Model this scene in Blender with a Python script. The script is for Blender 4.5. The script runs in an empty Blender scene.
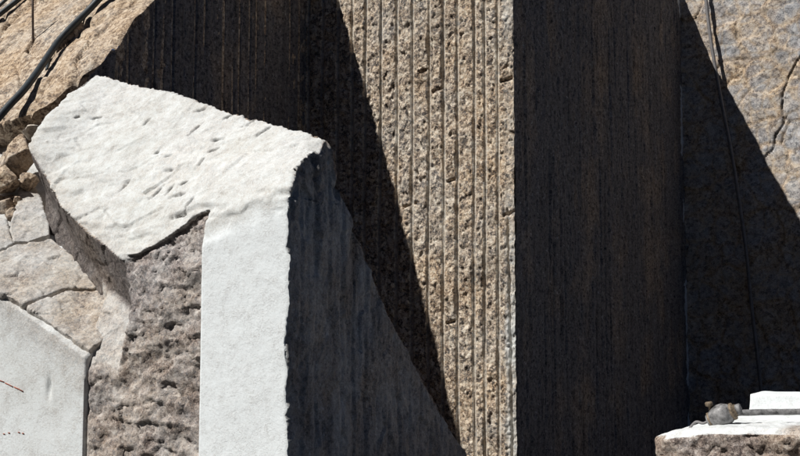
import bpy, bmesh, math, random
import numpy as np
from mathutils import Vector
random.seed(4); RNG = np.random.default_rng(7)
scene = bpy.context.scene
COL = scene.collection

# ------------------------------------------------------------------ camera, world, sun, exposure
TH, TILT, LENS = math.radians(30), math.radians(5), 50.0
EYE = 2.0                                       # camera height over the quarry floor
cd = bpy.data.cameras.new('camera'); cam = bpy.data.objects.new('camera', cd); COL.objects.link(cam)
cam.location = (0, 0, EYE); cam.rotation_euler = (math.radians(90) + TILT, 0, TH)
cd.lens = LENS; cd.sensor_width = 36; cd.clip_start = .05; cd.clip_end = 2000
scene.camera = cam
SUN = Vector((.69, 1.0, -1.38)).normalized()    # the way the light travels
w = bpy.data.worlds.new('World'); scene.world = w; w.use_nodes = True
nt = w.node_tree; bg = nt.nodes['Background']
sky = nt.nodes.new('ShaderNodeTexSky'); sky.sky_type = 'NISHITA'; sky.sun_disc = False
sky.sun_elevation = math.asin(-SUN.z); sky.sun_rotation = math.atan2(-SUN.x, -SUN.y)
sky.altitude = 3000; sky.dust_density = .0; sky.air_density = .5; sky.ozone_density = 3.0
nt.links.new(sky.outputs[0], bg.inputs[0]); bg.inputs[1].default_value = .05
ld = bpy.data.lights.new('sun', 'SUN'); ld.energy = 5.0; ld.angle = math.radians(.5); ld.color = (1, .98, .94)
so = bpy.data.objects.new('sun', ld); COL.objects.link(so)
so.rotation_euler = SUN.to_track_quat('-Z', 'Y').to_euler(); so.location = (-8, -10, 20)
vs = scene.view_settings; vs.view_transform = 'Standard'; vs.look = 'None'; vs.gamma = 1; vs.exposure = .14
vs.use_curve_mapping = False

# ------------------------------------------------------------------ pixels to directions
F = LENS / 36 * 800
def ray(px, py):
    a = (px - 400) / F; b = (228 - py) / F
    y = math.cos(TILT) - b * math.sin(TILT); z = math.sin(TILT) + b * math.cos(TILT)
    return np.array((a * math.cos(TH) - y * math.sin(TH), a * math.sin(TH) + y * math.cos(TH), z))
def on_x(px, py, x): r = ray(px, py); return r * (x / r[0])
def on_y(px, py, y): r = ray(px, py); return r * (y / r[1])
def on_plane(px, py, n, d): r = ray(px, py); return r * (d / np.dot(n, r))
# all builder coordinates below: z measured from eye height; EYE is added when meshes are made

# ------------------------------------------------------------------ numpy noise
PERM = np.tile(np.random.default_rng(3).permutation(256), 3)
GR = np.random.default_rng(5).normal(size=(256, 3)); GR /= np.linalg.norm(GR, axis=1)[:, None]
def gnoise(p):
    p = np.asarray(p, float); i = np.floor(p).astype(int); f = p - i; i &= 255
    s = f * f * f * (f * (f * 6 - 15) + 10); out = 0
    for dx in (0, 1):
        wx = s[:, 0] if dx else 1 - s[:, 0]
        for dy in (0, 1):
            wy = s[:, 1] if dy else 1 - s[:, 1]
            for dz in (0, 1):
                wz = s[:, 2] if dz else 1 - s[:, 2]
                h = PERM[PERM[PERM[(i[:, 0] + dx) & 255] + ((i[:, 1] + dy) & 255)] + ((i[:, 2] + dz) & 255)]
                g = GR[h]
                out = out + wx * wy * wz * (g[:, 0] * (f[:, 0] - dx) + g[:, 1] * (f[:, 1] - dy) + g[:, 2] * (f[:, 2] - dz))
    return out * 1.6
def fbm(p, scale, octaves=4, gain=.5, seed=0):
    p = np.asarray(p, float) * scale + seed * 17.31; o = 0; a = 1; t = 0
    for k in range(octaves):
        o = o + a * gnoise(p); t += a; a *= gain; p = p * 2.03 + 9.7
    return o / t
def ridged(p, scale, octaves=4, seed=0):
    p = np.asarray(p, float) * scale + seed * 11.7; o = 0; a = 1; t = 0
    for k in range(octaves):
        o = o + a * (1 - 2 * np.abs(gnoise(p))); t += a; a *= .5; p = p * 2.1 + 5.3
    return o / t
JIT = np.random.default_rng(9).uniform(.1, .9, (256, 3))
def facets(p, scale, seed=0, mask=None):
    """angular chips: a random tilted plane in each cell; second value is small along the cell borders"""
    p = np.asarray(p, float)
    if mask is not None:
        a = np.zeros(len(p)); e = np.ones(len(p)); k = np.asarray(mask) > 0
        if k.any(): a[k], e[k] = facets(p[k], scale, seed)
        return a, e
    p = p * scale + seed * 7.9; b = np.floor(p).astype(np.int64); f = p - b
    f1 = np.full(len(p), 9.); f2 = f1.copy(); hh = np.zeros(len(p), np.int64); dv = np.zeros((len(p), 3))
    px_ = [PERM[(b[:, 0] + d) & 255] for d in (-1, 0, 1)]
    for ix, dx in enumerate((-1, 0, 1)):
        for dy in (-1, 0, 1):
            pxy = PERM[px_[ix] + ((b[:, 1] + dy) & 255)]
            for dz in (-1, 0, 1):
                h = PERM[pxy + ((b[:, 2] + dz) & 255)]
                d = f - JIT[h]; d -= (dx, dy, dz)
                q = np.einsum('ij,ij->i', d, d); m = q < f1
                f2 = np.where(m, f1, np.minimum(f2, q)); f1 = np.where(m, q, f1); hh = np.where(m, h, hh); dv[m] = d[m]
    t = GR[(hh * 7 + 3) & 255]
    return .45 * (hh / 255. - .5) + .8 * (dv * t).sum(1), np.sqrt(f2) - np.sqrt(f1)
def sstep(a, b, x):
    t = np.clip((x - a) / (b - a), 0, 1); return t * t * (3 - 2 * t)

# ------------------------------------------------------------------ meshes and objects
def link_mesh(name, verts, faces, material, parent=None, paint=None, smooth=True):
    """verts Nx3 (eye-height z), faces Mx4/Mx3 array or list of lists"""
    me = bpy.data.meshes.new(name)
    verts = np.asarray(verts, float).copy(); verts[:, 2] += EYE
    if isinstance(faces, np.ndarray):
        n, k = faces.shape
        me.vertices.add(len(verts)); me.vertices.foreach_set('co', verts.ravel())
        me.loops.add(n * k); me.loops.foreach_set('vertex_index', faces.astype(np.int32).ravel())
        me.polygons.add(n); me.polygons.foreach_set('loop_start', np.arange(0, n * k, k, dtype=np.int32))
        me.update(calc_edges=True)
    else:
        me.from_pydata([tuple(v) for v in verts], [], faces)
    me.polygons.foreach_set('use_smooth', np.full(len(me.polygons), smooth))
    if paint is not None:
        at = me.attributes.new('paint', 'FLOAT_COLOR', 'POINT')
        c = np.ones((len(verts), 4)); c[:, :3] = paint; at.data.foreach_set('color', c.ravel())
    me.materials.append(material); me.update()
    o = bpy.data.objects.new(name, me); COL.objects.link(o)
    if parent:
        o.parent = parent; o.matrix_parent_inverse = parent.matrix_world.inverted()
    return o
def empty(name, loc, label, cat, group=None):
    o = bpy.data.objects.new(name, None); COL.objects.link(o); o.empty_display_size = .2
    o.location = (loc[0], loc[1], loc[2] + EYE)
    o.matrix_world = __import__('mathutils').Matrix.Translation(o.location)
    return tag(o, label, cat, group)
def tag(o, label, cat, group=None):
    o['label'] = label; o['category'] = cat
    if group: o['group'] = group
    return o
def subset(verts, faces, mask, paint):
    f = faces[mask]; u, inv = np.unique(f, return_inverse=True)
    return verts[u], inv.reshape(f.shape), None if paint is None else paint[u]
def grid_faces(nr, nc):
    i = np.arange((nr - 1) * (nc - 1)); r, c = i // (nc - 1), i % (nc - 1); a = r * nc + c
    return np.stack([a, a + 1, a + nc + 1, a + nc], 1)
def remesh(verts, faces, voxel):
    me = bpy.data.meshes.new('t'); me.from_pydata([tuple(v) for v in verts], [], faces)
    bm = bmesh.new(); bm.from_mesh(me); bmesh.ops.triangulate(bm, faces=bm.faces[:]); bmesh.ops.recalc_face_normals(bm, faces=bm.faces); bm.to_mesh(me); bm.free()
    o = bpy.data.objects.new('t', me); COL.objects.link(o)
    m = o.modifiers.new('r', 'REMESH'); m.mode = 'VOXEL'; m.voxel_size = voxel
    ev = o.evaluated_get(bpy.context.evaluated_depsgraph_get()); e = ev.to_mesh()
    v = np.empty(len(e.vertices) * 3); e.vertices.foreach_get('co', v); v = v.reshape(-1, 3)
    n = np.empty(len(e.vertices) * 3); e.vertices.foreach_get('normal', n); n = n.reshape(-1, 3)
    li = np.empty(len(e.loops), np.int32); e.loops.foreach_get('vertex_index', li)
    tot = np.empty(len(e.polygons), np.int32); e.polygons.foreach_get('loop_total', tot)
    assert (tot == 4).all()
    ev.to_mesh_clear(); bpy.data.objects.remove(o); bpy.data.meshes.remove(me)
    return v, li.reshape(-1, 4), n
def loft(stations):
    """stations: list of (u, [(v, z), ...]) with equal counts -> closed mesh"""
    k = len(stations[0][1]); V = [(u, v, z) for u, pr in stations for v, z in pr]; Fs = []
    for i in range(len(stations) - 1):
        for j in range(k):
            a, b = i * k + j, i * k + (j + 1) % k
            Fs.append([a, b, b + k, a + k])
    Fs.append(list(range(k))[::-1]); Fs.append([(len(stations) - 1) * k + j for j in range(k)])
    return V, Fs
def prism(poly, off):
    """3-D polygon swept by vector off -> closed mesh"""
    n = len(poly); V = [tuple(p) for p in poly] + [tuple(np.array(p) + off) for p in poly]
    Fs = [list(range(n)), list(range(n, 2 * n))[::-1]] + [[i, i + n, (i + 1) % n + n, (i + 1) % n] for i in range(n)]
    return V, Fs
def tube_mesh(pts, rad, seg=10, cap=True):
    pts = [Vector(p) for p in pts]; V = []; Fs = []
    rads = rad if hasattr(rad, '__len__') else [rad] * len(pts)
    t0 = (pts[1] - pts[0]).normalized(); x = t0.orthogonal().normalized()
    for i, p in enumerate(pts):
        t = (pts[min(i + 1, len(pts) - 1)] - pts[max(i - 1, 0)]).normalized()
        x = (x - t * x.dot(t)).normalized(); y = t.cross(x)
        for k in range(seg):
            a = 2 * math.pi * k / seg; V.append(tuple(p + (x * math.cos(a) + y * math.sin(a)) * rads[i]))
    for i in range(len(pts) - 1):
        for k in range(seg):
            a, b = i * seg + k, i * seg + (k + 1) % seg; Fs.append([a, b, b + seg, a + seg])
    if cap: Fs.append(list(range(seg))[::-1]); Fs.append([(len(pts) - 1) * seg + k for k in range(seg)])
    return V, Fs
def spline(pts, n=8):
    P = [np.array(p, float) for p in pts]; P = [2 * P[0] - P[1]] + P + [2 * P[-1] - P[-2]]; out = []
    for i in range(1, len(P) - 2):
        for k in range(n):
            t = k / n; a, b, c, d = P[i - 1:i + 3]
            out.append(.5 * (2 * b + (c - a) * t + (2 * a - 5 * b + 4 * c - d) * t * t + (3 * b - a - 3 * c + d) * t ** 3))
    return out + [P[-2]]

# ------------------------------------------------------------------ materials
def N(t, kind, **kw):
    n = t.nodes.new(kind)
    for k, v in kw.items():
        if k in n.inputs: n.inputs[k].default_value = v
        else: setattr(n, k, v)
    return n
def ramp(t, fac, stops, interp='LINEAR'):
    r = t.nodes.new('ShaderNodeValToRGB'); r.color_ramp.interpolation = interp; e = r.color_ramp.elements
    while len(e) < len(stops): e.new(.5)
    for x, (p, c) in zip(e, stops): x.position = p; x.color = (*c, 1)
    t.links.new(fac, r.inputs[0]); return r.outputs[0]
def mixc(t, f, a, b, mode='MIX'):
    m = t.nodes.new('ShaderNodeMix'); m.data_type = 'RGBA'; m.blend_type = mode
    for s, v in ((m.inputs[0], f), (m.inputs[6], a), (m.inputs[7], b)):
        if hasattr(v, 'is_output'): t.links.new(v, s)
        else: s.default_value = v if not isinstance(v, tuple) else (*v, 1)[:4]
    return m.outputs[2]
def math_n(t, op, a, b=0., clamp=False):
    m = t.nodes.new('ShaderNodeMath'); m.operation = op; m.use_clamp = clamp
    for s, v in ((m.inputs[0], a), (m.inputs[1], b)):
        if hasattr(v, 'is_output'): t.links.new(v, s)
        else: s.default_value = v
    return m.outputs[0]
def granite(name, raw, weathered, dust, crystal=38., bump=.5, streak=0., big=1.3, spec=.25):
    """raw / weathered / dust: ramps of the broken rock, its brown weathering and the white stone dust.
    point attribute paint: R dust, G weathering, B darkening (stain, cracks, marks, facet shade)"""
    m = bpy.data.materials.new(name); m.use_nodes = True; t = m.node_tree; L = t.links
    b = t.nodes['Principled BSDF']; b.inputs['Roughness'].default_value = .85; b.inputs['Specular IOR Level'].default_value = spec
    tc = N(t, 'ShaderNodeTexCoord').outputs['Object']
    at = N(t, 'ShaderNodeAttribute', attribute_name='paint'); sp = N(t, 'ShaderNodeSeparateColor'); L.new(at.outputs['Color'], sp.inputs[0])
    def noise(scale, detail=4, rough=.6, vec=tc, dist=0.):
        n = N(t, 'ShaderNodeTexNoise', Scale=scale, Detail=detail, Roughness=rough, Distortion=dist); L.new(vec, n.inputs['Vector']); return n
    vo = N(t, 'ShaderNodeTexVoronoi', Scale=crystal); L.new(tc, vo.inputs['Vector'])
    vo2 = N(t, 'ShaderNodeTexVoronoi', Scale=crystal * 2.7); L.new(tc, vo2.inputs['Vector'])
    s1 = N(t, 'ShaderNodeSeparateColor'); L.new(vo.outputs['Color'], s1.inputs[0])
    s2 = N(t, 'ShaderNodeSeparateColor'); L.new(vo2.outputs['Color'], s2.inputs[0])
    nl = noise(big, 5, .6); nm = noise(9., 5, .65)
    mixv = math_n(t, 'ADD', math_n(t, 'MULTIPLY', s1.outputs[0], .34), math_n(t, 'MULTIPLY', s2.outputs[1], .3))
    mixv = math_n(t, 'ADD', mixv, math_n(t, 'MULTIPLY', nm.outputs[0], .36))
    c_raw = ramp(t, mixv, raw)
    c_wea = ramp(t, mixv, weathered)
    nf = noise(90., 3, .7); dv = math_n(t, 'ADD', math_n(t, 'MULTIPLY', nm.outputs[0], .50), math_n(t, 'MULTIPLY', nf.outputs[0], .37))
    dv = math_n(t, 'ADD', dv, math_n(t, 'MULTIPLY', s2.outputs[2], .13))
    c_dust = mixc(t, math_n(t, 'MULTIPLY', sp.outputs[1], 1.2, True), ramp(t, dv, dust), ramp(t, dv, CREAM))
    # weathering breaks up along a big noise
    wf = math_n(t, 'ADD', sp.outputs[1], math_n(t, 'MULTIPLY', math_n(t, 'SUBTRACT', nl.outputs[0], .5), 1.6), True)
    wf = math_n(t, 'MULTIPLY', wf, math_n(t, 'GREATER_THAN', sp.outputs[1], .001))
    col = mixc(t, wf, c_raw, c_wea)
    if streak:
        mp = N(t, 'ShaderNodeMapping'); mp.inputs['Scale'].default_value = (1, 1, .05); L.new(tc, mp.inputs[0])
        ns = noise(16., 4, .6, mp.outputs[0])
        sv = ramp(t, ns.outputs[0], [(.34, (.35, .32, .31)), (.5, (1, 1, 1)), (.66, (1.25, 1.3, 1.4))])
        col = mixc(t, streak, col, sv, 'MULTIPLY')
    df = math_n(t, 'ADD', sp.outputs[0], math_n(t, 'MULTIPLY', math_n(t, 'SUBTRACT', dv, .5), .9), True)
    df = math_n(t, 'MULTIPLY', df, math_n(t, 'GREATER_THAN', sp.outputs[0], .001))
    col = mixc(t, df, col, c_dust)
    col = mixc(t, math_n(t, 'MULTIPLY', sp.outputs[2], 1.0, True), col, (.035, .03, .028))
    L.new(col, b.inputs['Base Color'])
    hgt = math_n(t, 'ADD', math_n(t, 'MULTIPLY', s1.outputs[2], .5), math_n(t, 'MULTIPLY', noise(crystal * 1.3, 5, .7).outputs[0], 1.0))
    amp = math_n(t, 'SUBTRACT', 1.0, math_n(t, 'MULTIPLY', df, .8))
    bp = N(t, 'ShaderNodeBump', Strength=bump, Distance=.02); L.new(math_n(t, 'MULTIPLY', hgt, amp), bp.inputs['Height']); L.new(bp.outputs[0], b.inputs['Normal'])
    return m
RAW = [(.22, (.05, .045, .045)), (.38, (.17, .14, .12)), (.52, (.33, .27, .22)), (.66, (.50, .43, .35)), (.8, (.62, .57, .50))]
RAWB = [(.22, (.06, .05, .05)), (.4, (.16, .13, .12)), (.55, (.27, .22, .2)), (.7, (.38, .33, .3)), (.82, (.5, .46, .43))]
WEA = [(.22, (.10, .065, .04)), (.40, (.30, .20, .12)), (.55, (.50, .36, .23)), (.72, (.62, .48, .33)), (.85, (.68, .60, .48))]
DUST = [(.30, (.66, .67, .66)), (.45, (.74, .765, .77)), (.60, (.79, .825, .835)), (.75, (.83, .865, .88))]
CREAM = [(.30, (.33, .30, .26)), (.45, (.45, .435, .395)), (.60, (.51, .515, .49)), (.75, (.56, .575, .57))]
m_block = granite('dusty_granite', RAWB, WEA, DUST, 42., .55)
RAWF = [(.31, (.035, .035, .04)), (.40, (.16, .155, .155)), (.49, (.34, .31, .275)), (.59, (.58, .50, .41)), (.72, (.76, .70, .61))]
WEAF = [(.31, (.07, .045, .03)), (.40, (.26, .165, .095)), (.50, (.51, .35, .215)), (.61, (.70, .54, .37)), (.78, (.78, .68, .54))]
m_face = granite('drilled_granite', RAWF, WEAF, DUST, 28., 1.0, big=2.6)
RAW_SHADE = [(.22, (.04, .042, .048)), (.4, (.11, .105, .11)), (.55, (.19, .175, .175)), (.7, (.16, .15, .15)), (.82, (.36, .36, .37))]  # greyer, darker copy of drilled granite: shade of right-facing walls in the colour
m_shade = granite('drilled_granite_shade', RAW_SHADE, WEA, DUST, 34., .8, streak=.4)
m_bank = granite('weathered_granite', RAW, WEA, DUST, 26., .7, big=1.8)
RAWG = [(.22, (.09, .088, .09)), (.4, (.215, .21, .22)), (.55, (.325, .315, .32)), (.7, (.44, .425, .42)), (.82, (.54, .53, .52))]
m_back = granite('fractured_granite', RAWG, WEA, DUST, 24., .6, big=1.6)
def plain(name, col, rough=.6, metal=0., noise=.25, scale=30., bump=.1):
    m = bpy.data.materials.new(name); m.use_nodes = True; t = m.node_tree; b = t.nodes['Principled BSDF']
    tc = N(t, 'ShaderNodeTexCoord').outputs['Object']
    n = N(t, 'ShaderNodeTexNoise', Scale=scale, Detail=4., Roughness=.65); t.links.new(tc, n.inputs['Vector'])
    c = ramp(t, n.outputs[0], [(.3, tuple(x * (1 - noise) for x in col)), (.7, tuple(min(1, x * (1 + noise)) for x in col))])
    t.links.new(c, b.inputs['Base Color']); b.inputs['Roughness'].default_value = rough; b.inputs['Metallic'].default_value = metal
    bp = N(t, 'ShaderNodeBump', Strength=bump, Distance=.005); t.links.new(n.outputs[0], bp.inputs['Height']); t.links.new(bp.outputs[0], b.inputs['Normal'])
    return m
m_hose = plain('black_rubber', (.022, .03, .036), .55, 0, .4, 14.)
m_greyhose = plain('grey_rubber', (.16, .15, .15), .55, 0, .3, 14.)
m_rust = plain('rusty_steel', (.09, .06, .045), .7, .3, .5, 40.)
m_steel = plain('worn_grey_steel', (.20, .195, .195), .65, .3, .75, 22., .6)
m_brass = plain('dull_brass', (.19, .145, .10), .65, .3, .6, 45., .5)
m_ground = plain('dark_quarry_floor', (.020, .023, .026), .5, 0, .5, 1.5, .4)  # floor made very dark to cut bounce light into the shaded walls

# ------------------------------------------------------------------ layout (quarry axes: x along the front faces, y into the rock)
V1, V2, UL, UR, UB = 10.66, 17.1, -7.44, -4.76, -4.31
FLOOR = -EYE
gx, gy = np.meshgrid(np.concatenate([np.linspace(-400, -16, 8), np.linspace(-14, 8, 45), np.linspace(10, 400, 8)]),
                     np.concatenate([np.linspace(-400, -8, 8), np.linspace(-6, 20, 53), np.linspace(22, 400, 8)]))
gp = np.stack([gx.ravel(), gy.ravel(), np.zeros(gx.size)], 1)
gp[:, 2] = FLOOR + .05 * fbm(gp, .5, 4)
g = link_mesh('ground', gp, grid_faces(*gx.shape), m_ground)
g['kind'] = 'structure'

# ---- profile of the natural slope that ends at the drilled wall on the left (its rim throws the long shadow)
EV = np.array([3.0, 5.0, 6.0, 6.7, 7.23, 7.64, 7.99, 8.6, 9.18, 9.6, 9.98, 10.66, 12, 16])
EZ = np.array([-1.6, -.4, .85, 1.66, 2.28, 2.77, 3.17, 3.75, 4.24, 4.52, 4.73, 5.05, 5.5, 6.0])
def rim(v): return np.interp(v, EV, EZ)
def bank_z(u, v):
    p = np.stack([u, v, np.zeros_like(u)], 1)
    fa, ed = facets(p * (1, 1, 1), 2.4, 3)
    z = rim(v) + .10 * fbm(p, .9, 4, .5, 1) + .07 * fa * 1.0 + .045 * fbm(p, 5., 3, .6, 6) - .05 * np.exp(-(ed / .05) ** 2)
    z = z + .08 * np.clip(UL - u, 0, 3) * np.sin(v * 1.3 + 1)
    return z
def bank_foot(u):
    return np.interp(u, [-9.5, -8.7, -8.19, -7.94, -7.70, -7.62, -7.50, -7.44], [6.84, 6.86, 6.88, 6.92, 7.03, 7.20, 7.38, 7.42]) + .05 * fbm(np.stack([u, u * 0, u * 0], 1), 4.5, 3, .6, 4)
def hit_bank(px, py):
    r = ray(px, py); t = np.linspace(6, 16, 1500); P = r[None] * t[:, None]
    s = P[:, 2] < bank_z(P[:, 0], P[:, 1]); i = int(np.argmax(s)); return P[i]

# ---- drilled wall builder: vertical strips of rock between half drill holes
def drilled(parent, axis, plane, s0, s1, holes, z0, ztop, ds, dz, out, seed, amp=.03, hole_r=.028, paint=None, tilt=0., cracks=(), mat=None, name='rock_strip', wob=.01, rmix=1., hdeep=1.15, fade=0., wander=None):
    ns = int((s1 - s0) / ds) + 1; S = np.linspace(s0, s1, ns)
    edges = sorted(h for h in holes if s0 + .02 < h < s1 - .02)
    zt = ztop(S); nz = int((zt.max() - z0) / dz) + 1; T = np.linspace(0, 1, nz)
    SS = np.tile(S, nz); ZZ = (z0 + T[:, None] * (zt - z0)[None]).ravel()
    P = np.stack([SS, np.full_like(SS, seed * 3.7), ZZ], 1)
    d = np.full_like(SS, 9.); sid = np.zeros_like(SS)
    wobf = wob * fbm(np.stack([SS * .3, ZZ * .35, SS * 0 + seed], 1), 1., 2) * 2
    for k, h in enumerate(edges):
        x = SS - (h + tilt * (ZZ - 2) + wobf + .004 * np.sin(ZZ * 1.1 + k * 2.1))
        m = np.abs(x) < np.abs(d); d = np.where(m, x, d)
    # per-strip offsets
    E = np.array([s0] + edges + [s1]); idx = np.clip(np.searchsorted(E, SS) - 1, 0, len(E) - 2)
    Q = P.copy(); Q[:, 1] += idx * 5.3
    rough = amp * (.75 * fbm(Q, 5., 3, .55, seed) + .7 * facets(Q * (1, 1, .8), 11., seed)[0] * rmix + .5 * facets(Q * (1, 1, .8), 27., seed + 3)[0] * rmix + .15 * fbm(Q, 30., 2, .6, seed + 1))
    rough += amp * .5 * fbm(np.stack([idx * 3.3, ZZ * .5, SS * 0], 1), 1., 2, .5, seed)
    rough = np.maximum(rough, -.4 * amp + .25 * rough)
    for (cs, cz, wd) in cracks:           # short level breaks across single strips
        rough -= .05 * np.exp(-((ZZ - cz - .25 * (SS - cs) - .012 * fbm(P, 20., 2)) / .013) ** 2) * (np.abs(SS - cs) < wd)
        rough += .02 * sstep(0, .3, ZZ - cz) * sstep(.6, .3, ZZ - cz) * (np.abs(SS - cs) < wd)
    if wander is not None:               # one open crack running down beside the edge
        wx = SS - np.interp(ZZ, wander[0], wander[1]) - .018 * fbm(np.stack([ZZ * 0, ZZ, ZZ * 0], 1), 3., 4, .6)
        rough -= .07 * np.exp(-(wx / .011) ** 2) * sstep(1.4, .9, ZZ); rough += .012 * (wx > 0) * sstep(1.4, .6, ZZ)
    keep = .35 + .65 * fbm(np.stack([idx * 7.1, ZZ * .8, SS * 0 + 3], 1), 1., 2, .5, seed + 4) + .25
    hr = hole_r * (1 + .25 * fbm(np.stack([idx * 2.2, ZZ * .7, SS * 0 + 9], 1), 1., 2))
    near = np.clip(np.abs(d) / hr, 0, 1)
    body = rough * sstep(.9, 1.7, np.abs(d) / hr)
    hole = -hr * hdeep * np.sqrt(np.clip(1 - near ** 2, 0, 1)) + .0025 * fbm(P, 30., 2)
    if fade:                            # the saw and the weather wiped out much of the drill marks here
        act = sstep(-.12, .22, fbm(np.stack([np.round(SS / .16) * 3.1, ZZ * .45, SS * 0 + 5], 1), 1., 3, .5, seed + 2) + .25 - fade)
        hole = hole * act + rough * (1 - act); body = body + rough * (1 - act) * (1 - sstep(.9, 1.7, np.abs(d) / hr))
    depth = np.where(np.abs(d) < hr, hole, body)
    pos = np.zeros((len(SS), 3))
    if axis == 'x': pos[:, 0] = SS; pos[:, 1] = plane - out * depth
    else: pos[:, 1] = SS; pos[:, 0] = plane + out * depth
    pos[:, 2] = ZZ
    pa = np.zeros((len(SS), 3)) if paint is None else paint(SS, ZZ, d / hr, P)
    G = grid_faces(nz, ns)
    if axis == 'y': G = G
    else: G = G
    cen = .25 * (SS[G[:, 0]] + SS[G[:, 1]] + SS[G[:, 2]] + SS[G[:, 3]]); fi = np.clip(np.searchsorted(E, cen) - 1, 0, len(E) - 2)
    for k in range(len(E) - 1):
        m = fi == k
        if m.any():
            vv, ff, pp = subset(pos, G, m, pa); link_mesh(name, vv, ff, mat, parent, pp)
    return pos

# ================================================================== the left bank with its drilled right side
bank = empty('rock_bank', (-9.5, 8, FLOOR), 'weathered tan rock slope with black hoses lying across it, cut by a dark drilled wall', 'rock bank')
ug = np.concatenate([np.linspace(-14, -10.2, 40, endpoint=False), np.linspace(-10.2, UL - .012, 190)])
vt = np.concatenate([np.linspace(0, 2.8, 240, endpoint=False), np.linspace(2.8, 7.0, 80)])
ft = bank_foot(ug); UU = np.tile(ug, (len(vt), 1)); VV = ft[None] + vt[:, None]; u_, v_ = UU.ravel(), VV.ravel()
zb = bank_z(u_, v_); pb = np.stack([u_, v_, zb], 1)
chip = np.exp(-(UL - u_) / .10)
pb[:, 0] += chip * (.035 * fbm(np.stack([v_, v_ * 0, v_ * 0], 1), 4., 3))
pb[:, 2] -= .05 * np.exp(-(UL - u_) / .04) + .06 * np.exp(-(v_ - np.tile(ft, len(vt))) / .05)
nr, nc = UU.shape
pab = np.zeros((len(pb), 3)); pab[:, 1] = .72 + .4 * fbm(pb, .9, 3); pab[:, 0] = .10 + .35 * np.clip(fbm(pb, 1.6, 3, .5, 8), -.2, 1)
link_mesh('weathered_surface', pb, grid_faces(nr, nc), m_bank, bank, pab)
# undercut front of the slope and its right side below the surface
lev = [(0, 0), (.04, .06), (.35, .16), (.75, .5), (.8, 2.), (.8, 5.)]
sk = np.array([(pb[i][0] - .0, pb[i][1] + a, max(pb[i][2] - b, FLOOR - .05)) for a, b in lev for i in range(nc)])
sk[nc:] += .05 * np.stack([fbm(sk[nc:], 4., 3, .5, k) for k in range(3)], 1)
link_mesh('undercut', sk, grid_faces(len(lev), nc)[:, ::-1].copy(), m_bank, bank, np.tile((.0, .5, 0), (len(sk), 1)))
sr = np.array([(pb[r * nc + nc - 1][0], pb[r * nc + nc - 1][1], z) for r in range(0, nr, 4) for z in (pb[r * nc + nc - 1][2], FLOOR - .05)])
link_mesh('side', sr, grid_faces(len(sr) // 2, 2), m_bank, bank, np.tile((.0, .4, 0), (len(sr), 1)))
hl = np.arange(6.95, V1, .155) + RNG.normal(0, .022, len(np.arange(6.95, V1, .155)))
rl = np.linspace(6, V1, 400); rimz = bank_z(np.full(400, UL - .02), rl) - .05
def ltop(S): return np.interp(S, np.linspace(6, V1, 400), rimz) - .015
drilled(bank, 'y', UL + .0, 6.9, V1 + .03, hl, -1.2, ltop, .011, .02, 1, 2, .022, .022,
        lambda S, Z, d, P: np.stack([.0 * S, .04 + .25 * fbm(P * (1, 1, .15), 3., 3), .0 * S], 1), mat=m_shade, rmix=.6, fade=.12)

# ================================================================== pillar: lit drilled front, dark drilled flank
pillar = empty('rock_pillar', ((UL + UR) / 2, V1 + 2, FLOOR), 'tall rock pillar with sunlit drill-grooved tan front and dark flank', 'rock pillar')
hp = [on_y(p, 70, V1)[0] for p in (308, 322, 337, 351.5, 365, 380, 396.5, 412, 428.5, 443, 457, 473.5, 484, 497)]
def frontpaint(S, Z, d, P):
    n = fbm(P, 1.4, 3, .5, 2); a = np.abs(d)
    dust = .42 * (a < 1.15) * 1. + .10 + .25 * np.clip(n, 0, 1)
    dust += (.30 + .45 * sstep(1.2, .4, Z)) * sstep(-4.90, -4.84, S + .03 * n) * (.7 + n)
    st = fbm(P * (.6, 1, 1), 2.3, 3, .5, 11)
    return np.stack([np.clip(dust, .02, 1), .68 + .5 * fbm(P, 1.1, 3, .5, 5) + .3 * (a < 1.5), .25 * sstep(.15, .4, st)], 1)
def ptop(S): return 5.6 + .05 * np.sin(S * 9)
cr = [(on_y(x, y, V1)[0], on_y(x, y, V1)[2], .09) for x, y in ((437, 90), (505, 80), (410, 205), (452, 180), (448, 323), (510, 213), (425, 70))]
drilled(pillar, 'x', V1, UL - .02, UR, hp, -1.95, ptop, .0085, .0125, 1, 1, .030, .021, frontpaint, cracks=cr, mat=m_face, tilt=0.004, hdeep=1.35, wander=([-2., -.5, .5, 1.2, 9.], [on_y(x, y, V1)[0] for x, y in ((513, 456), (511, 370), (509, 280), (507, 210), (507, 100))]))
hr_ = np.arange(V1 + .12, V2, .165) + RNG.normal(0, .035, len(np.arange(V1 + .12, V2, .165)))
TV = np.array([10.6, 12, 13.2, 14.0, 14.6, 15.2, 15.9, 16.4, 16.8, 17.3]); TZ = np.array([5.6, 5.3, 5.1, 5.0, 4.97, 4.95, 5.05, 5.02, 5.2, 5.4])
def rtop(S): return np.interp(S, TV, TZ) + .09 * fbm(np.stack([S, S * 0, S * 0 + 2], 1), 4.5, 4, .6)
def sidepaint(S, Z, d, P):
    n = fbm(P * (1, 1, .12), 2.4, 3)
    du = .75 * (S > V2 - .10 + .05 * fbm(P, 4., 2)) * (fbm(P, .9, 2, .5, 3) > -.05)
    return np.stack([du, .02 + .3 * n, 0 * S], 1)
drilled(pillar, 'y', UR, V1, V2 + .03, hr_, -1.95, rtop, .018, .025, 1, 3, .030, .022, sidepaint, mat=m_shade, rmix=.7, fade=.30)
cz = np.linspace(-1.95, 4.8, 30); cxy = [(UL - 3, V1 + .09), (UR - .16, V1 + .09), (UR - .07, V1 + .16), (UR - .07, V2 + .3)]
cp = np.array([(x, y, z) for z in cz for x, y in cxy]); link_mesh('core', cp, grid_faces(30, 4), m_bank, pillar, np.tile((.2, .3, 0), (len(cp), 1)))
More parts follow.
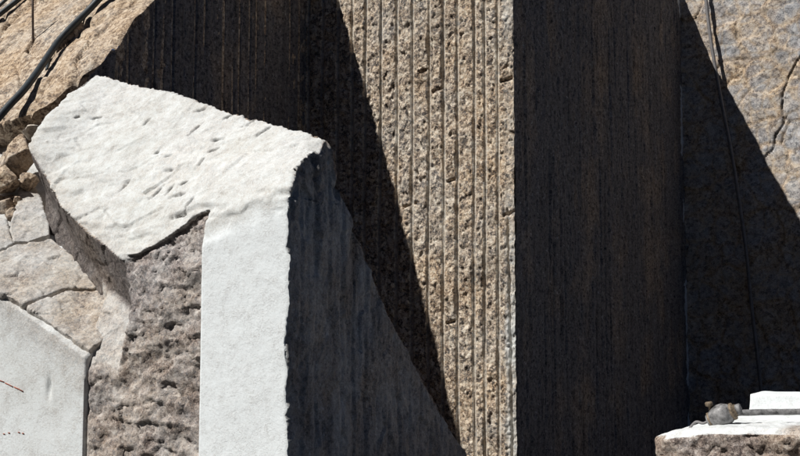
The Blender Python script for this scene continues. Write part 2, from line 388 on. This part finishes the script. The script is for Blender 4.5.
# top of the pillar and its left side behind the bank
ns = 60; vv = np.linspace(V1, V2, ns); top = []
for v in vv:
    zt = rtop(np.array([v]))[0]
    for u in np.linspace(UL - 3, UR, 24): top.append((u, v, zt + .08 * math.sin(u * 3 + v * 2) * (UR - u) * .4 + .2 * (UR - u)))
top = np.array(top); link_mesh('top_surface', top, grid_faces(ns, 24), m_bank, pillar, np.tile((.1, .6, 0), (len(top), 1)))

# ================================================================== fractured wall at the back right
back = empty('quarry_wall', (-1.5, V2, FLOOR), 'tan fractured rock wall at the back, half in diagonal shadow behind the hanging hose', 'rock wall')
ub = np.concatenate([np.linspace(UR - 7, UR - .5, 40, endpoint=False), np.linspace(UR - .5, -1.6, 230, endpoint=False), np.linspace(-1.6, 5.0, 150)]); zb_ = np.linspace(-2.0, 8.0, 420)
UU, ZZ = np.meshgrid(ub, zb_); u_, z_ = UU.ravel(), ZZ.ravel(); P = np.stack([u_, u_ * 0, z_], 1)
Pw = P + .12 * np.stack([fbm(P, 2., 3, .5, 1), 0 * u_, fbm(P, 2., 3, .5, 2)], 1)
fa, ed = facets(Pw * (1, 1, 1.2), 1.7, 5); fb, ed2 = facets(Pw, 4.5, 6)
rel = .036 * fa + .018 * fb + .05 * fbm(P, 1.2, 4, .5, 4) + .012 * fbm(P, 9., 3) - .02 * np.exp(-(ed / .03) ** 2) * (fbm(P, 1.1, 2, .5, 9) > 0)
ckp = [on_y(x, y, V2) for x, y in ((806, 50), (797, 62), (788, 78), (783, 95), (782, 110), (784, 122), (775, 136), (772, 150), (764, 158))]
dist = np.full(len(u_), 9.); wig = .03 * fbm(P, 5., 4, .6)
for a, b in zip(ckp, ckp[1:]):
    ab = np.array((b[0] - a[0], b[2] - a[2])); ap = np.stack([u_ - a[0] + wig, z_ - a[2]], 1); t = np.clip(ap @ ab / (ab @ ab), 0, 1)
    dist = np.minimum(dist, np.linalg.norm(ap - t[:, None] * ab, axis=1))
rel -= .07 * np.exp(-(dist / .008) ** 2)
pos = np.stack([u_, V2 - rel, z_], 1)
pa = np.stack([.12 + .55 * np.exp(-(ed2 / .05) ** 2) * .5 + .2 * fbm(P, 2., 3), .30 + .7 * fbm(P, 1.6, 3, .5, 7) + .5 * fbm(P, 4.5, 3, .5, 8) + .6 * np.exp(-(ed2 / .10) ** 2) + .5 * np.exp(-(ed / .12) ** 2), 0 * u_], 1); pa = np.clip(pa, .02, 1)
pa[:, 2] = .6 * np.exp(-(dist / .012) ** 2)
link_mesh('fractured_face', pos, grid_faces(*UU.shape), m_back, back, pa)
tv = np.array([(x, y, 8.0) for y in (V2 - .1, V2 + 1.5, V2 + 3) for x in np.linspace(UR - 7, 5, 14)]); tv[:, 2] += .1 * fbm(tv, 1., 2)
link_mesh('top_surface', tv, grid_faces(3, 14), m_bank, back, np.tile((.1, .6, 0), (len(tv), 1)))

# unseen opposite side of the pit behind the camera, added to block sky light
opp = empty('quarry_wall', (-4, -13, FLOOR), 'unseen rock wall on the opposite side of the pit, added to block sky light', 'rock wall')
uo, zo = np.meshgrid(np.linspace(-45, 45, 120), np.linspace(-2.1, 16, 40)); P = np.stack([uo.ravel(), uo.ravel() * 0, zo.ravel()], 1)
P[:, 1] = -13 - .12 * (P[:, 2] + 2) + .9 * facets(P, .35, 3)[0] + .5 * fbm(P, .6, 3)
link_mesh('rock_face', P, grid_faces(*uo.shape)[:, ::-1].copy(), m_bank, opp, np.tile((.0, .5, 0), (len(P), 1)))
P2 = np.array([(u, v, 16 + .3 * math.sin(u)) for v in (-15.5, -22, -60) for u in np.linspace(-45, 45, 20)])
link_mesh('top_surface', P2, grid_faces(3, 20), m_bank, opp, np.tile((.0, .5, 0), (len(P2), 1)))

# ================================================================== the pale block in front
block = empty('granite_block', (-5.8, 6.6, FLOOR), 'large dust-white split granite block with sloping top and shaded drill-marked side', 'stone block')
def backedge(u): d = UB - u; return 6.49 + .24 * d, 1.31 + .32 * d
def station(u, fe, kind):
    bv, bz = backedge(u); fv, fz = fe
    mid = lambda t, up: (fv + (bv - fv) * t, fz + (bz - fz) * t + up)
    if kind == 'strip': pr = [(6.0, -1.98), (6.0, -.6), (6.0, fz - .22), (6.025, fz - .05)]
    elif kind == 'rough': pr = [(5.975, -1.98), (5.975, -.6), (5.985, fz - .34), (fv, fz)]
    elif kind == 'g': pr = [(5.955, -1.98), (5.955, -.36), (fv + .17, fz - .36), (fv, fz)]
    else: pr = [(fv + .26, -1.98), (fv + .26, -.6), (fv + .20, fz - .34), (fv, fz)]
    pr += [mid(.3, .07), mid(.7, .05), (bv, bz), (bv + .12, bz - .36), (bv + .76, bz - 1.19), (bv + 1.47, bz - 1.9), (bv + 2.1, bz - 2.4), (bv + 2.3, -1.98)]
    return (u, pr)
ST = [(-7.36, (6.47, 1.52), 'f'), (-7.3, (6.43, 1.46), 'f'), (-6.95, (6.35, 1.13), 'f'), (-6.73, (6.25, .95), 'f'), (-6.25, (6.12, .68), 'f'), (-6.2, (6.12, .66), 'g'), (-5.80, (6.01, .46), 'g'),
      (-5.70, (6.0, .46), 'rough'), (-5.47, (6.03, .575), 'rough'), (-5.2, (6.05, .73), 'rough'), (-5.08, (6.05, .76), 'rough'), (-5.065, (6.05, .76), 'strip'), (-4.7, (6.04, .87), 'strip'), (UB, (6.02, .97), 'strip')]
V, Fs = loft([station(*s) for s in ST])
v, f, n = remesh(V, Fs, .0135)
base = v.copy(); U, Vv, Z = v.T
edge_z = np.interp(U, [s[0] for s in ST], [s[1][1] for s in ST]); edge_v = np.interp(U, [s[0] for s in ST], [s[1][0] for s in ST])
isx = (n[:, 0] > .6) & (U > UB - .08)
front = (n[:, 1] < -.6) & (Z < edge_z + .05) & ~isx
m_rough = sstep(-5.055, -5.075, U) * np.maximum(sstep(-5.85, -5.72, U), sstep(-.25, -.36, Z + .08 * fbm(base, 4., 2)) * sstep(-6.16, -6.06, U)) * (front | (Z < edge_z - .02) & (Vv < 6.3)) * (n[:, 1] < -.2)
m_strip = sstep(-5.075, -5.06, U) * sstep(edge_z - .04, edge_z - .24, Z + .06 * fbm(base, 4., 3)) * (n[:, 1] < -.5)
m_facet = (1 - m_rough) * sstep(-5.72, -5.80, U) * (n[:, 1] < -.2) * (Z < edge_z) * (Vv < 6.75)
m_top = np.clip(1 - m_rough - m_strip - m_facet, 0, 1) * ((n[:, 2] > .2) | (U > -5.06) & (n[:, 1] < -.2)) * ~isx
disp = np.zeros_like(v)
# rough broken band: level ragged ledges
lay = Z + .10 * fbm(base, 2.2, 3) + .05 * U
rag = .04 * fbm(base * (.8, .6, 1.2), 2.6, 3, .5, 3) + .034 * facets(base * (.9, 1, 1.35), 6.5, 2, m_rough)[0] + .014 * facets(base * (.9, 1, 1.2), 13., 5, m_rough)[0] + .008 * facets(base, 27., 6, m_rough)[0] + .008 * fbm(base, 24., 2)
disp[:, 1] -= m_rough * (rag - .012 - .04 * sstep(-5.6, -5.1, U))
disp[:, 1] += m_rough * sstep(-.30, .0, Z - edge_z) * (.02 + .07 * np.clip(fbm(base, 4., 3, .5, 21), 0, 1))
# sloping top: gentle waves, long low steps, pick marks
stp = np.clip(fbm(base * (.45, 1, 1.3), 3.4, 3, .5, 15), -.1, .12) * 2.2
tw = .03 * fbm(base, 1.3, 3, .5, 4) + .030 * stp * sstep(.75, .1, Z - edge_z) + .012 * stp + .008 * fbm(base * (.5, 1, 1), 5., 3, .5, 5) + .004 * fbm(base, 20., 3, .6) + .018 * facets(base * (.55, 1, 1.2), 3.2, 9, m_top)[0] + .007 * facets(base * (.7, 1, 1), 11., 9, m_top)[0]
pk = np.zeros(len(v))
marks = [(80, 117, 1), (98, 118, 4), (158, 153, 1), (171, 157, 2), (172, 172, 3), (187, 184, 2), (128, 185, 5), (160, 192, 6), (195, 130, 5), (199, 110, 4), (228, 114, 4), (246, 122, 4), (255, 116, 5), (218, 139, 4), (180, 196, 6), (205, 163, 2), (148, 122, 2), (172, 191, 4), (190, 205, 7), (178, 215, 6), (215, 150, 3), (262, 130, 4), (185, 224, 7)]
for (x, y, L) in marks:
    r = ray(x, y); t = np.linspace(6, 12, 800); C = r[None] * t[:, None]
    bv, bz = backedge(C[:, 0]); e_v = np.interp(C[:, 0], [s[0] for s in ST], [s[1][0] for s in ST]); e_z = np.interp(C[:, 0], [s[0] for s in ST], [s[1][1] for s in ST])
    zz = e_z + (bz - e_z) * (C[:, 1] - e_v) / (bv - e_v) + .03
    c = C[int(np.argmax((C[:, 2] < zz) & (C[:, 1] > e_v)))]
    an = random.uniform(-.1, 1.3); wv = .012 * fbm(base, 18., 2)
    dx = base[:, 0] - c[0]; dz = base[:, 2] - c[2]; a_ = dx * math.cos(an) + dz * math.sin(an); b_ = -dx * math.sin(an) + dz * math.cos(an) + wv
    ln = .012 + .010 * L
    pk += np.exp(-(a_ / ln) ** 4 - (b_ / .009) ** 2) * (np.abs(base[:, 1] - c[1]) < .3) * np.clip(.8 + 1.6 * fbm(base, 25., 2), 0, 1)
disp += (m_top * tw)[:, None] * n
disp[:, 1] += m_top * .045 * np.clip(pk, 0, 1); disp[:, 2] -= m_top * .03 * np.clip(pk, 0, 1)
# smooth strip
disp[:, 1] -= m_strip * (.004 * fbm(base, 3., 3) + .0015 * fbm(base, 30., 2))
# broken shaded facet on the left
disp[:, 1] -= m_facet * (.02 * fbm(base, 3.5, 3, .5, 2) + .016 * facets(base, 5., 4, m_facet)[0] + .006 * fbm(base, 20., 3))
# drilled side
gro = np.abs(((Vv - 6.06 + .012 * fbm(base * (0, 1, .3), 2., 2)) / .165) % 1 - .5) * .165
ms = isx.astype(float)
disp[:, 0] += ms * (-.015 * np.sqrt(np.clip(1 - (gro / .020) ** 2, 0, 1)) * np.clip(.7 + 1.5 * fbm(base * (0, 1, .4), 1.5, 2), 0, 1) + .022 * facets(base * (1, 1, .5), 7., 3, ms)[0] + .010 * facets(base * (1, 1, .6), 18., 4, ms)[0] + .024 * fbm(base * (1, 1, .35), 5., 4) + .006 * fbm(base, 25., 2))
# chipped edges
ne = np.exp(-((U - UB) / .05) ** 2) * np.exp(-(np.clip(Vv - 6.0, 0, 9) / .06) ** 2)
disp[:, 0] -= ne * .05 * (fbm(base * (0, 0, 1), 5., 4, .6, 2) + .2)
ne2 = np.exp(-((U - UB) / .08) ** 2) * (Z > edge_z - .1) * (Vv < 6.6)
disp[:, 2] -= ne2 * .09 * np.clip(fbm(base * (0, 1, 0), 7., 3, .6, 4) + .15, 0, 1); disp[:, 0] -= ne2 * .09 * np.clip(fbm(base * (0, 1, 1), 8., 2), 0, 1)
bv, bz = backedge(U); ne3 = np.exp(-((Z - bz) / .07) ** 2) * (np.abs(Vv - bv) < .15)
disp[:, 2] += ne3 * .035 * fbm(base * (1, 0, 0), 3.5, 4, .6, 7)
v = v + disp
k_ = (m_rough > 0) & (U < -6.02); v[k_, 1] = np.maximum(v[k_, 1], 5.968 + .01 * fbm(base[k_], 30., 2))
k_ = (U < -6.085) & (Z < .3); v[k_, 1] = np.maximum(v[k_, 1], 5.99)
pa = np.zeros((len(v), 3))
wn = fbm(base, 1.2, 3, .5, 12); fn = fbm(base, 5., 3, .5, 13)
pa[:, 0] = m_top * (.85 + .25 * wn + .1 * fn - .25 * sstep(.25, -.1, Z - edge_z) * sstep(-5.0, -5.4, U)) + m_strip * 1.0 + m_rough * (.16 + .25 * fn) + m_facet * (.04 + .1 * fn)
pa[:, 1] = .42 + .3 * wn + .2 * fn; pa[:, 1] = pa[:, 1] * (1 - m_strip) + .03 * m_strip; pa[:, 1] *= 1 - .9 * m_facet - .6 * m_rough; pa[:, 2] = np.where(m_top > .5, .8 * np.clip(pk, 0, 1), 0)
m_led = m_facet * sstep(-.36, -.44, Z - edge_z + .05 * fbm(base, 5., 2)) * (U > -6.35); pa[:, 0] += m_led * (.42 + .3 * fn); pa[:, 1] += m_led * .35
pa[:, 2] += (m_facet - m_led) * .55; pa[:, 0] += ms * (.27 + .35 * fbm(base * (1, 1, .3), 4., 3)); pa[:, 1] = np.where(ms > .5, .22 + .35 * fn, pa[:, 1])  # grey facet darkened here: its shade is deepened in the colour
pa[:, 0] *= sstep(.5, .2, n[:, 1]); pa = np.clip(pa, 0, 1)
def fm(a): return a[f].mean(1) > .5
k_x = fm(ms); k_r = fm(m_rough) & ~k_x; k_s = fm(m_strip) & ~k_x & ~k_r; k_f = fm(m_facet) & ~k_x & ~k_r & ~k_s; k_t = ~(k_x | k_r | k_s | k_f)
for nm, k, mt in (('top_face', k_t, m_block), ('rough_face', k_r, m_block), ('sawn_face', k_s, m_block), ('broken_facet', k_f, m_block)):
    vv_, ff_, pp_ = subset(v, f, k, pa); link_mesh(nm, vv_, ff_, mt, block, pp_)
cy = base[f][:, :, 1].mean(1); sb = np.floor((cy - 6.06) / .165).astype(int)
for s in range(sb[k_x].min(), sb[k_x].max() + 1):
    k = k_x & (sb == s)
    if k.sum() > 10: vv_, ff_, pp_ = subset(v, f, k, pa); link_mesh('rock_strip', vv_, ff_, m_shade, block, pp_)

# ================================================================== lower left: second pale block and the cracked slabs on it
def zf(u): return .315 - .49 * (u + 7.1)
N2 = np.array((.49, -.7, 1.)); D2 = .315 - .49 * 7.1 - .7 * 6
low = empty('granite_block', (-7, 6.5, FLOOR), 'low pale smooth-faced granite block under the cracked slabs', 'stone block')
V, Fs = loft([(u, [(5.95, -1.98), (5.95, zf(u) - .03 - .035), (6.0, zf(u) - .03), (7.3, zf(u) + .7 * 1.3 - .05), (7.3, -1.98)]) for u in (-9.6, -7.6, -6.10)])
v, f, n = remesh(V, Fs, .016); base = v.copy()
fr = n[:, 1] < -.75
d_ = np.where(fr, .004 * fbm(base, 2.5, 3), .03 * fbm(base, 3., 4, .5, 3) + .012 * facets(base, 7., 3)[0])
gouge = on_y(49, 388, 5.95); gd = np.exp(-((base[:, 0] - gouge[0]) / .018) ** 2 - ((base[:, 2] - gouge[2]) / .07) ** 2) * fr
v = v + n * d_[:, None]; v[:, 1] += .03 * gd
zc = zf(base[:, 0]) - base[:, 2]
pa = np.zeros((len(v), 3)); pa[:, 0] = np.where(fr, .62 + .4 * sstep(.05, .45, zc) + .15 * fbm(base, 2., 3), .72 + .3 * fbm(base, 3., 3)); pa[:, 1] = .3 + .3 * fbm(base, 1.5, 2)
pa = np.clip(pa, .01, 1); kf = fr[f].mean(1) > .5
for nm, k in (('sawn_face', kf), ('broken_top', ~kf)):
    vv_, ff_, pp_ = subset(v, f, k, pa); link_mesh(nm, vv_, ff_, m_block, low, pp_)
m_red = plain('red_brown_paint', (.33, .10, .06), .8, 0, .4, 60.)
for (xa, ya, xb, yb) in [(-6, 379, 4, 382), (5, 383, 13, 387), (14, 387, 23, 391.5)] + [(x - .9, y, x + .9, y + .4) for x, y in ((4, 434), (9, 433), (19, 432.5), (23, 433.5))]:
    a, b = on_y(xa, ya, 5.947), on_y(xb, yb, 5.947); V, Fs = tube_mesh([a, (a + b) / 2 + (0, 0, .002), b], .004, 6)
    link_mesh('paint_mark', np.array(V), Fs, m_red, low)
def slab(pix, label, lift=.03, thick=.16, tone=.55, wea=.35, group=None, name='rock_slab', voxel=.013):
    nn = N2 / np.linalg.norm(N2)
    cx, cy_ = np.mean(np.array(pix), 0); pix = [(cx + (x - cx) * 1.035, cy_ + (y - cy_) * 1.03) for x, y in pix]      # close the joints to thin cracks
    poly = [on_plane(x, y, N2, D2) + nn * lift for x, y in pix]
    V, Fs = prism(poly, -nn * thick)
    v, f, n = remesh(V, Fs, voxel); b = v.copy()
    v = v + n * (.022 * fbm(b, 3.2, 4, .5, 5) + .016 * facets(b, 6.5, 8)[0] + .006 * fbm(b, 18., 3))[:, None]
    pa = np.zeros((len(v), 3)); pa[:, 0] = tone + .35 * fbm(b, 2.5, 4, .5, 3); pa[:, 1] = wea + .5 * fbm(b, 3., 3, .5, 2); pa = np.clip(pa, .01, 1)
    o = link_mesh(name, v, f, m_block, None, pa); return tag(o, label, 'rock slab', group)
slab([(21, 188), (36, 190), (42, 203), (49, 226), (50, 237), (27, 244), (15, 244), (11, 233)], 'small cream slab wedged between broken grey facet and dark rubble', .035)
slab([(-25, 214), (6, 222), (10, 235), (13, 245), (-2, 253), (-30, 262)], 'small pale slab edge beside the dark rubble', .02)
slab([(-40, 268), (0, 256), (16, 248), (51, 241), (76, 261), (95, 279), (107, 287), (92, 291), (66, 290), (45, 298), (24, 306), (-14, 287), (-40, 280)], 'broad cracked tan slab below the broken grey facet', .03, tone=.45, wea=.5)
slab([(68, 293), (92, 294), (109, 289), (132, 306), (148, 326), (140, 338), (110, 337), (90, 351), (56, 328), (30, 309)], 'lower tan slab ending above the rough brown band', .02, tone=.40, wea=.5)
def rock(c, r, label, seed, sq=(1, 1, 1), tone=.1, wea=.6, group=None):
    bm = bmesh.new(); bmesh.ops.create_icosphere(bm, subdivisions=5, radius=1.)
    p = np.array([x.co[:] for x in bm.verts]); f = np.array([[x.index for x in q.verts] for q in bm.faces]); bm.free()
    dirs = np.random.default_rng(seed).normal(size=(16, 3)); dirs /= np.linalg.norm(dirs, axis=1)[:, None]; off = np.random.default_rng(seed + 1).uniform(.55, .95, 16)
    t = np.min(np.where(p @ dirs.T > .05, off / np.maximum(p @ dirs.T, .05), 9.), 1); p = p * np.minimum(t, 1.15)[:, None]
    p = p * (1 + .10 * fbm(p, 2., 4, .5, seed))[:, None] * np.array(sq) * r + np.asarray(c)
    pa = np.clip(np.stack([tone + .3 * fbm(p, 3., 3), wea + .4 * fbm(p, 4., 3), 0 * p[:, 0]], 1), .01, 1)
    o = link_mesh('rock', p, f, m_bank, None, pa); return tag(o, label, 'rock', group)
for k, (x, y, r) in enumerate(((4, 208, .10), (12, 216, .085), (2, 226, .07), (17, 203, .08), (9, 200, .07), (-6, 200, .10))):
    c = on_plane(x, y, N2, D2 - .03); rock(c, r, 'small brown rubble stone in the gap beside the cream slab', 20 + k, (1.1, .9, .8), .02, .5, 'rubble stones in the gap')
rock(on_plane(21, 158, N2, D2 + .24), .19, 'angular tan boulder lodged against the upper corner of the white block', 41, (1.0, .8, 1.0), .12, .6)
rock(on_plane(4, 180, N2, D2 + .16), .17, 'brown boulder below the tan slope beside the rubble gap', 53, (1.1, .8, .9), .06, .65)
rock(on_plane(33, 132, N2, D2 + .36), .13, 'pale tan stone in the crack above the white block corner', 47, (1.0, .9, .8), .3, .5)
rock(on_plane(27, 184, N2, D2 + .10), .10, 'small tan stone wedged between the tan boulder and cream slab', 58, (1.0, .9, .9), .1, .6)

# ================================================================== ledge at the lower right with stone slab and pipe fitting
led = empty('granite_block', (-1.2, 9.0, FLOOR), 'rough-fronted rock ledge with white top carrying the pipe fitting', 'stone block')
def lz(u): return np.interp(u, [-2.7, -2.55, -2.3, -2.0, -1.5, .8], [-.88, -.83, -.775, -.745, -.74, -.72])
V, Fs = loft([(u, [(8.45 + o, -1.98), (8.42 + o, lz(u) - .05), (8.46 + o, lz(u)), (10.1, lz(u) + .0), (10.1, -1.98)]) for u, o in ((-2.66, .22), (-2.55, .05), (-2.2, 0), (-1.5, 0), (-.4, .0), (.8, .05))])
v, f, n = remesh(V, Fs, .0145); b = v.copy(); fr = sstep(.6, .2, n[:, 2])
d_ = fr * (.07 * ridged(b, 2.6, 4, 4) + .03 * facets(b, 9., 6, fr)[0] - .03) + (1 - fr) * (.015 * fbm(b, 4., 3) + .012 * fbm(b, 12., 2))
v = v + n * d_[:, None]
pa = np.zeros((len(v), 3)); pa[:, 0] = np.where(n[:, 2] > .5, .9 + .2 * fbm(b, 3., 2) - .8 * sstep(-1.75, -1.6, b[:, 0]) * sstep(8.9, 8.7, b[:, 1]), .02 + .15 * fbm(b, 5., 3)); pa[:, 1] = .15 + .2 * fbm(b, 3., 2); pa = np.clip(pa, 0, 1)
kt = (n[f].mean(1)[:, 2] > .5)
for nm, k in (('top_face', kt), ('rough_face', ~kt)):
    vv_, ff_, pp_ = subset(v, f, k, pa); link_mesh(nm, vv_, ff_, m_block, led, pp_)
c0 = on_y(748, 411, 9.35); c1 = on_y(750, 394, 9.35)
hgt = c1[2] + .80
V, Fs = prism([(c0[0], 9.35, -.77), (c0[0] + .02, 9.35, c1[2]), (.35, 9.42, c1[2] + .01), (.35, 9.42, -.77)], np.array((0, .5, .0)))
v, f, n = remesh(V, Fs, .012); v = v + n * (.006 * fbm(v, 6., 3))[:, None]
tag(link_mesh('cut_stone', v, f, m_block, None, np.tile((1., 0, 0), (len(v), 1))), 'white rectangular cut stone on the ledge behind the pipe', 'cut stone')

fit = empty('pipe_fitting', on_y(722, 420, 8.8), 'dull metal valve with grey pipe and bent hose end on the ledge', 'pipe fitting')
A = on_y(739, 413, 8.80); B = on_y(806, 411, 8.98); ax = (B - A) / np.linalg.norm(B - A)
def lathe(prof, o, ax, seg=24):
    ax = Vector(ax).normalized(); x = ax.orthogonal().normalized(); y = ax.cross(x); V = []; Fs = []
    for s, r in prof:
        for k in range(seg):
            a = 2 * math.pi * k / seg; V.append(tuple(Vector(o) + ax * s + (x * math.cos(a) + y * math.sin(a)) * r))
    for i in range(len(prof) - 1):
        for k in range(seg):
            a, b = i * seg + k, i * seg + (k + 1) % seg; Fs.append([a, b, b + seg, a + seg])
    Fs.append(list(range(seg))[::-1]); Fs.append([(len(prof) - 1) * seg + k for k in range(seg)])
    return V, Fs
def part(nm, VF, mt, par=None):
    V = np.array(VF[0]); V = V + .004 * np.stack([fbm(V, 22., 2, .5, k) for k in range(3)], 1)   # dents
    return link_mesh(nm, V, VF[1], mt, par or fit)
bc = on_y(721, 416, 8.80); bax = on_y(734, 411, 8.80) - on_y(708, 421, 8.80); bax /= np.linalg.norm(bax)
body = part('body', lathe([(-.115, .028), (-.11, .045), (-.085, .05), (-.075, .062), (-.04, .082), (0, .092), (.04, .088), (.075, .07), (.095, .052), (.11, .05)], bc, bax), m_steel)
part('flange', lathe([(-.098, .04), (-.096, .062), (-.082, .064), (-.078, .05)], bc, bax, 6), m_brass, body)
part('nut', lathe([(.128, .03), (.129, .042), (.165, .042), (.167, .03)], bc, bax, 6), m_steel, body)
part('collar', lathe([(.088, .04), (.09, .066), (.108, .068), (.112, .05), (.13, .046), (.132, .036)], bc, bax, 16), m_brass, body)
part('pipe', tube_mesh(spline([bc + bax * .11, A, A + ax * .2, B + (0, 0, -.004), B + ax * .9 + (0, 0, .01)], 6), .024, 14), m_steel)
kb = on_y(711, 411, 8.80); kt_ = on_y(709, 404, 8.78)
stem = part('knob_stem', tube_mesh([kb, kt_], .014, 8), m_brass)
part('knob', lathe([(-.02, .022), (-.015, .03), (.01, .032), (.018, .022)], kt_, (kt_ - kb) + np.array((.0, .02, 0)), 8), m_brass, stem)
h0 = bc - bax * .10
part('hose_end', tube_mesh(spline([h0, h0 - bax * .05 + (0, 0, -.004), on_y(696, 422, 8.8), on_y(690, 428, 8.8), on_y(687, 433, 8.8)], 6), .011, 10), m_greyhose)
part('bolt', lathe([(-.01, .012), (.01, .012), (.012, .008)], bc + np.array((.02, -.05, -.06)), (0, -1, .2), 6), m_rust, body)

# ================================================================== hoses and rod on the bank, hose on the back wall
def lying(name, pix, rad, lift, label, group=None, mt=None):
    pts = [hit_bank(x, y) + np.array((0, -.45, .75)) * l for (x, y), l in zip(pix, lift)]
    V, Fs = tube_mesh(spline(pts, 8), rad, 12); return tag(link_mesh(name, np.array(V), Fs, mt or m_hose), label, 'hose', group)
lying('hose', [(165, -70), (138, -36), (116, -8), (104, 4), (90, 19), (72, 37), (60, 52), (44, 76), (28, 98), (12, 118), (-8, 142)], .034, [.10, .10, .10, .09, .09, .09, .10, .10, .10, .12, .12], 'thick black hose running diagonally across the tan rock slope')
lying('hose', [(150, -62), (126, -34), (106, -10), (98, 2), (84, 18), (70, 33), (58, 46), (50, 60), (47, 70)], .017, [.05, .05, .05, .05, .04, .05, .05, .03, .0], 'thinner black hose lying against the thick diagonal hose')
lying('hose', [(85, -60), (58, -32), (40, -12), (30, -3), (16, 8), (2, 19), (-12, 30)], .03, [.06, .06, .06, .07, .07, .07, .07], 'black hose end curving over the slope near the iron rod')
lying('hose', [(70, -60), (44, -34), (26, -14), (14, -3), (2, 8), (-12, 20)], .02, [.05, .05, .05, .05, .05, .05], 'slim dark hose beside the hose near the iron rod')
rb = hit_bank(33, 40); rv = on_y(32.5, -12, rb[1] - .05)
V, Fs = tube_mesh([rb - (rv - rb) * .15, rb, (rb + rv) / 2, rv], .012, 8)
tag(link_mesh('iron_rod', np.array(V), Fs, m_rust), 'thin rusty iron rod standing upright in the tan rock slope', 'iron rod')
hp_ = [((692, -90), .10), ((699, -45), .10), ((703.5, -14), .10), ((706, 0), .11), ((708.5, 22), .12), ((712, 48), .14), ((716, 72), .15), ((722, 105), .15), ((731, 150), .14), ((739, 200), .13), ((746, 250), .12), ((752, 310), .12), ((759, 370), .12), ((765, 430), .12)]
V, Fs = tube_mesh(spline([on_y(x, y, V2 - d) for (x, y), d in hp_], 8), .027, 12)
tag(link_mesh('hose', np.array(V), Fs, m_greyhose), 'grey hose hanging down the back rock wall into the shadow', 'hose')
